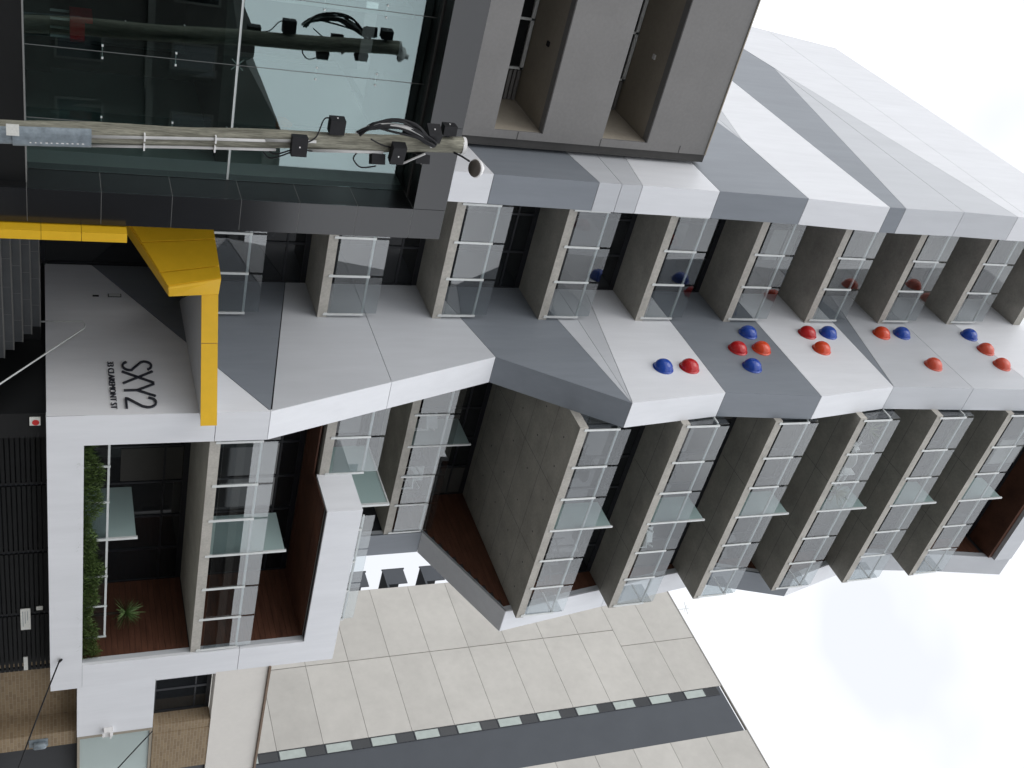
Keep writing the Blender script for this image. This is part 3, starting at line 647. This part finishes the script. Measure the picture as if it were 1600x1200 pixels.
obj('lamp_lens', MB().tube([lc+la*.035, lc+la*.012, lc+la*.001], [.115, .15, .158], 20), 'lamp_lens', U, True)

# ------------------------------------------------------------------ concrete tower behind
T = thing('concrete_tower', 'tall pale concrete-panel tower with a strip of windows, behind the right side', 'building', (60, 40, 0))
tc_ = MB().box(60.08, 85, 36.66, 53.36, 0, 47.9).box(60.08, 85, 22, 36.66, 0, 47.9)
TC = obj('tower_core', tc_, 'tower_joint', T)
box('recess_panel', (60.03, 60.079, 36.665, 40.655, 0, 47.9), 'tower_dark', TC)
zj = [2.6+3.0*i for i in range(15)]+[48.1]
for (y0, y1) in ((47.02, 53.4), (40.66, 46.98)):
    for i, (a, b) in enumerate(zip(zj, zj[1:])):
        off = 0 if i < 14 else (-1.6 if y0 > 45 else 0); ye = y1-1.6 if (i >= 13 and y0 < 45) else y1
        box('wall_panel', (60, 60.079, (y0-1.6 if (i >= 13 and y0 > 45) else y0)+.012, ye-.012, a+.014, b-.014), 'tower_concrete', TC)
for y0, y1 in ((30.2, 36.66), (23.8, 30.16)):
    for a, b in zip(zj, zj[1:]): box('wall_panel', (60, 60.079, y0+.012, y1-.012, a+.014, b-.014), 'tower_concrete', TC)
tw = MB().box(60.2, 60.3, 39.55, 40.66, 0, 47.9); 
for i in range(15):
    z = 8.4+3.0*(i-2)+.35
    wn = MB().box(59.995, 60.028, 39.90, 39.95, z-.1, z+2.85).box(59.995, 60.028, 40.58, 40.64, z-.1, z+2.85).box(59.995, 60.028, 39.95, 40.58, z-.1, z-.02).box(59.995, 60.028, 39.95, 40.58, z+1.62, z+1.72)
    wf = obj('window_frame', wn, 'dark_frame', TC)
    box('pane', (60.005, 60.022, 39.95, 40.58, z-.02, z+1.62), 'blind', wf); box('pane', (60.005, 60.022, 39.95, 40.58, z+1.72, z+2.85), 'window_glass', wf)
box('parapet_trim', (59.97, 60.2, 22, 53.4, 48.1, 48.18), 'tower_joint', TC)
for i in range(4):
    z = 22.25+3.05*(i)
    bb = box('balcony', (60.2, 63, 53.37, 55.4, z-.15, z), 'tower_dark', T)
    box('balcony_screen', (60.2, 60.26, 53.9, 55.4, z, z+1.5), 'tower_dark', bb); box('balcony_screen', (60.28, 63, 55.34, 55.4, z, z+1.45), 'tower_dark', bb)
    box('rail_post', (60.2, 60.3, 55.4, 55.5, z-.2, z+1.6), 'dark_frame', bb)
an_ = obj('roof_aerial', MB().bar((60.4,48.6,48.2),(60.4,48.6,49.5),.05).bar((60.4,48.0,49.1),(60.4,49.3,49.4),.04).bar((60.4,48.2,48.8),(60.4,49.0,49.5),.04), 'metal'); tag(an_, 'small metal aerial on the roof edge of the concrete tower', 'aerial')

# ------------------------------------------------------------------ brick and cream neighbour on the right
Q = thing('brick_building', 'low tan brick building with cream upper wall and frosted glass, at far right', 'building', (26, 18.6, 0))
box('cream_wall', (23.51, 32, 18.57, 18.95, 5.57, 6.94), 'cream_render', Q)
box('coping_pipe', (23.5, 32, 18.5, 18.97, 6.945, 7.0), 'brown_pipe', Q)
box('window_reveal', (25.50, 25.85, 18.60, 19.0, 4.08, 5.565), 'brick', Q)
box('brick_wall', (25.851, 27.55, 18.585, 19.0, 4.08, 5.565), 'brick', Q)
wf = MB().box(23.57, 23.65, 19.0, 19.06, 4.08, 5.56).box(25.42, 25.50, 19.0, 19.06, 4.08, 5.56).box(23.65, 25.42, 19.0, 19.06, 4.08, 4.15).box(23.65, 25.42, 19.0, 19.06, 5.45, 5.56).box(24.5, 24.58, 19.0, 19.06, 4.15, 5.45).box(23.65, 25.42, 19.01, 19.05, 5.14, 5.18)
wf = obj('window_frame', wf, 'dark_frame', Q); box('pane', (23.65, 25.42, 19.02, 19.04, 4.15, 5.45), 'window_glass', wf)
for z in (4.16, 5.2): pass
box('interior', (23.57, 27.5, 19.3, 25, 2.3, 5.5), 'room_wall', Q)
gf = MB().box(25.50, 25.66, 18.6, 18.7, 2.2, 4.07).box(25.66, 29, 18.6, 18.7, 4.0, 4.07).box(25.66, 29, 18.6, 18.7, 2.2, 2.26)
gf = obj('glass_frame', gf, 'beige_render', Q); box('frosted_pane', (25.66, 28.9, 18.64, 18.66, 2.26, 4.0), 'frosted_pane', gf)
box('brick_wall', (23.15, 25.45, 19.35, 19.6, 0, 2.185), 'brick', Q); box('brick_pier', (25.451, 26.0, 18.75, 19.6, 0, 2.185), 'brick', Q)
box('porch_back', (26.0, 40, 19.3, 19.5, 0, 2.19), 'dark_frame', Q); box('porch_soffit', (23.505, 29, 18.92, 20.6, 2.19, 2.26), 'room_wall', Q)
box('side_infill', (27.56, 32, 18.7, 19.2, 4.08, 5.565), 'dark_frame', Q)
wl = thing('wall_lantern', 'round metal wall light on the tan brick pier', 'light', (25.8, 18.7, 1.2))
box('back_plate', (25.62, 25.92, 18.72, 18.748, 1.05, 1.5), 'galvanised', wl)
obj('lamp_body', MB().tube([(25.78,18.66,1.14),(25.78,18.66,1.18),(25.78,18.66,1.42),(25.78,18.66,1.46)], [.07,.1,.1,.07], 16), 'galvanised', wl, True)
fl_ = thing('security_light', 'small white security light at the edge of the white wall', 'light', (25.35, 18.5, 2.95))
box('lamp_body', (25.24, 25.44, 18.40, 18.555, 2.84, 3.06), 'white_plastic', fl_); box('lamp_visor', (25.27, 25.42, 18.32, 18.40, 2.98, 3.02), 'white_plastic', fl_)
for x in (25.30, 25.38): box('sensor', (x-.02, x+.02, 18.36, 18.41, 2.80, 2.84), 'white_plastic', fl_)

# overhead service wires
def wire(name, a, b, sag, label):
    a, b = Vector(a), Vector(b); pts = [a+(b-a)*t/14-Vector((0, 0, sag*4*(t/14)*(1-t/14))) for t in range(15)]
    o = obj(name, MB().tube(pts, .018, 6), 'black_box', None, True); tag(o, label, 'wire'); return o
w1 = wire('service_wire', (22.33,18.54,1.80), (25.84,16.5,.35), .03, 'thin dark cable slanting down from an eyelet on the white wall')
w2 = wire('service_wire', (25.58,18.5,4.06), (27.4,17.6,2.2), .02, 'thin dark cable crossing the frosted glass panel')
obj('cable_eyelet', MB().tube([(22.28,18.50,1.84),(22.36,18.50,1.78)], .03, 8), 'black_box', w1)

# ------------------------------------------------------------------ garage gate and signs
GT = thing('garage_gate', 'black horizontal-slat garage gate under the white box', 'gate', (19, 19, 0))
for i in range(16):
    z = -.02+.1*i
    for a, b in ((15.0, 17.0), (17.06, 19.05), (19.11, 21.1), (21.16, 23.14)): box('slat', (a, b, 18.99, 19.03, z, z+.072), 'gate_black', GT)
for x in (15.0, 17.03, 19.08, 21.13, 23.14): box('gate_post', (x-.04, x+.04, 19.032, 19.10, 0, 1.58), 'dark_frame', GT)
box('gate_backing', (15.0, 23.1, 19.2, 19.22, 0, 1.58), 'dark_frame', GT)
def sign(name, b, m, label): return tag(box(name, b, m), label, 'sign')
sg = thing('gate_sign', 'larger white notice on the black garage gate', 'sign', (21.25, 18.97, .96))
box('sign_plate', (20.90, 21.62, 18.965, 18.985, .955, 1.17), 'sign_white', sg)
for i in range(3): box('text_line', (20.98, 21.5-.1*i, 18.962, 18.9645, 1.00+.05*i, 1.012+.05*i), 'galvanised', sg)
sign('gate_sign', (22.62, 23.10, 18.965, 18.985, .985, 1.08), 'sign_white', 'narrow white notice at the right end of the garage gate')
sign('gate_sign', (20.86, 20.98, 18.965, 18.985, 1.30, 1.44), 'sign_white', 'tiny pale tag high on the black garage gate')
sg = thing('stop_sign', 'small white square sign with a red disc beside the white corner', 'sign', (15.06, 18.72, 1.27))
box('sign_plate', (14.96, 15.17, 18.725, 18.748, 1.27, 1.475), 'sign_white', sg)
obj('red_disc', MB().tube([(15.09,18.7245,1.385),(15.09,18.716,1.385)], .068, 20), 'sign_red', sg)

# ------------------------------------------------------------------ plants
def blade(mb, base, d, length, wd, droop, n=3):
    d = Vector(d).normalized(); side = d.cross(Vector((0, 0, 1)));
    side = side.normalized() if side.length > .01 else Vector((1, 0, 0)); k = len(mb.v)
    for i in range(n):
        t = i/n; q = Vector(base)+d*length*t-Vector((0, 0, droop*length*t*t)); ww = wd*(1-.75*t)*(0.6 if i == 0 else 1)
        mb.v += [tuple(q-side*ww/2), tuple(q+side*ww/2)]
    q = Vector(base)+d*length-Vector((0, 0, droop*length)); mb.v.append(tuple(q))
    for i in range(n-1): mb.f.append((k+2*i, k+2*i+1, k+2*i+3, k+2*i+2))
    mb.f.append((k+2*(n-1), k+2*(n-1)+1, k+2*n))
def raw(name, mb, m, parent=None):
    me = bpy.data.meshes.new(name); me.from_pydata(mb.v, [], mb.f); me.update(); me.materials.append(MT[m]); return link(name, me, parent)
hg = MB()
for i in range(9000):
    x = random.uniform(15.64, 22.62); y = random.uniform(18.72, 18.92); a = random.uniform(0, 6.28); u = random.uniform(.25, 1.6)
    top = .40+.10*math.sin(x*2.3)+.07*math.sin(x*6.1+1)
    blade(hg, (x, y, 2.2+random.random()*top), (math.cos(a), math.sin(a)*.8-.12, u), random.uniform(.10, .24), random.uniform(.014, .034), random.uniform(.1, .7), 2)
for i in range(160):
    x = random.choice([16.2, 17.9, 18.6, 20.9, 21.8, 22.0])+random.uniform(-.15, .15); a = random.uniform(3.6, 5.8)
    blade(hg, (x, 18.74, 2.3), (math.cos(a), math.sin(a), .35), random.uniform(.16, .3), .012, random.uniform(.5, 1.0), 2)
ho = raw('planter_grass', hg, 'hedge'); ho['kind'] = 'stuff'; ho['label'] = 'dense green planting along the front edge of the white box'; ho['category'] = 'plants'
def agave(name, loc, rad, n, m, label, stem=.3):
    t = thing(name, label, 'plant', loc); loc = Vector(loc); mb = MB()
    for i in range(n):
        a = random.uniform(0, 6.28); e = math.asin(random.uniform(-.55, 1.0))
        blade(mb, loc+Vector((0, 0, stem)), (math.cos(a)*math.cos(e), math.sin(a)*math.cos(e), math.sin(e)), rad*random.uniform(.8, 1.05), rad*.085, random.uniform(.02, .16), 4)
    raw('leaf_rosette', mb, m, t)
    obj('stem', MB().tube([loc+Vector((0, 0, 0)), loc+Vector((0, 0, stem))], .035, 8), 'soil', t)
    obj('pot', MB().tube([loc+Vector((0, 0, -.36)), loc+Vector((0, 0, .02))], [.14, .18], 14), 'outdoor_dark', t, True)
agave('spiky_plant', (21.75, 19.35, 2.38), .52, 130, 'agave', 'spiky green rosette plant in front of the timber wall in the box', .95)
agave('balcony_palm', (18.85, 18.98, 23.5), .55, 46, 'palm_leaf', 'feathery palm beside the glass screen on a high balcony', .35)
agave('balcony_palm', (16.35, 18.98, 23.5), .50, 40, 'palm_leaf', 'feathery palm at the left corner of a high balcony', .35)

# ------------------------------------------------------------------ balcony furniture
def chair(loc, rz, m, label, grp='balcony chairs'):
    t = thing('balcony_chair', label, 'chair', loc, grp); Mx = Matrix.Translation(loc) @ Matrix.Rotation(rz, 4, 'Z')
    def pt(nm, mb): mb.v = [tuple(Mx @ Vector(v)) for v in mb.v]; obj(nm, mb, m, t)
    pt('seat', MB().box(-.24, .24, -.24, .24, .43, .47)); pt('backrest', MB().box(-.24, .24, .22, .26, .50, .92))
    for x in (-.22, .22):
        for y in (-.22, .23): pt('leg', MB().bar((x, y, 0), (x, y, .43 if y < 0 else .92), .03))
        pt('armrest', MB().box(x-.025, x+.025, -.24, .24, .64, .67))
def table(loc, rad, m, label):
    t = thing('balcony_table', label, 'table', loc, 'balcony tables'); l = Vector(loc)
    obj('tabletop', MB().tube([l+Vector((0, 0, .70)), l+Vector((0, 0, .73))], rad, 24), m, t)
    obj('pedestal', MB().tube([l, l+Vector((0, 0, .70))], .035, 10), m, t); 
    for a in range(3): obj('foot', MB().bar(l+Vector((0, 0, .06)), l+Vector((math.cos(a*2.1)*.28, math.sin(a*2.1)*.28, .02)), .04), m, t)
table((17.55, 19.2, LV[6]+.24), .38, 'outdoor_white', 'white round table on the balcony with two palms')
chair((18.2, 19.1, LV[6]+.24), 1.7, 'outdoor_white', 'white chair right of the round table between the balcony palms')
chair((16.95, 19.25, LV[6]+.24), -1.2, 'outdoor_white', 'white chair left of the round table between the balcony palms')
table((17.6, 19.25, LV[3]+.24), .36, 'outdoor_dark', 'dark round table on the lowest projecting balcony')
chair((17.1, 19.15, LV[3]+.24), -1.4, 'outdoor_dark', 'dark chair left of the table on the lowest projecting balcony')
chair((20.6, 19.2, LV[3]+.24), .4, 'outdoor_dark', 'dark chair right of the screen on the lowest projecting balcony')
chair((21.5, 19.2, LV[3]+.24), .9, 'outdoor_dark', 'dark chair at the right end of the lowest projecting balcony')
chair((17.7, 19.2, LV[4]+.24), .4, 'outdoor_dark', 'dark chair left of the screen, one storey above the lowest projecting balcony')
chair((20.4, 19.2, LV[4]+.24), -.5, 'outdoor_white', 'pale chair right of the screen, one storey above the lowest projecting balcony')
chair((21.3, 19.2, LV[5]+.24), -.8, 'outdoor_dark', 'dark chair at the right end of the third projecting balcony')
chair((19.75, 22.8, LV[2]+.24), .3, 'outdoor_dark', 'dark sling chair just right of the screen in the recessed storey')
chair((20.9, 22.85, LV[2]+.24), -.2, 'outdoor_white', 'pale chair in the middle of the recessed storey')
chair((21.9, 22.85, LV[2]+.24), .5, 'outdoor_dark', 'dark chair at the right end of the recessed storey')
chair((18.7, 22.8, LV[2]+.24), -.6, 'outdoor_white', 'pale chair just left of the screen in the recessed storey')

# ------------------------------------------------------------------ houses across the street (seen mirrored in the shopfront)
O = thing('street_building', 'dark old street building mirrored in the black-framed glass', 'building', (20, -4, 0))
prof = [(6,0),(6,7.6),(11.5,7.6),(12.6,8.05),(14.7,8.5),(14.7,9.2),(15.6,9.2),(15.8,8.9),(18.6,10.6),(20.5,10.7),(60,10.7),(60,0)]
obj('facade', MB().prism([(x, -3.2, z) for x, z in prof], [(x, -14, z) for x, z in prof]), 'street_facade', O)
box('cornice', (18.7, 60, -3.2, -2.9, 9.9, 10.3), 'street_trim', O); box('string_course', (6.2, 60, -3.2, -3.05, 5.2, 5.45), 'street_trim', O)
for i in range(14):
    for z in (2.0, 6.1):
        x = 7.2+i*2.7; f = box('window', (x, x+1.2, -3.2, -3.15, z, z+1.7), 'street_trim', O); box('pane', (x+.1, x+1.1, -3.15, -3.13, z+.1, z+1.6), 'window_glass', f)
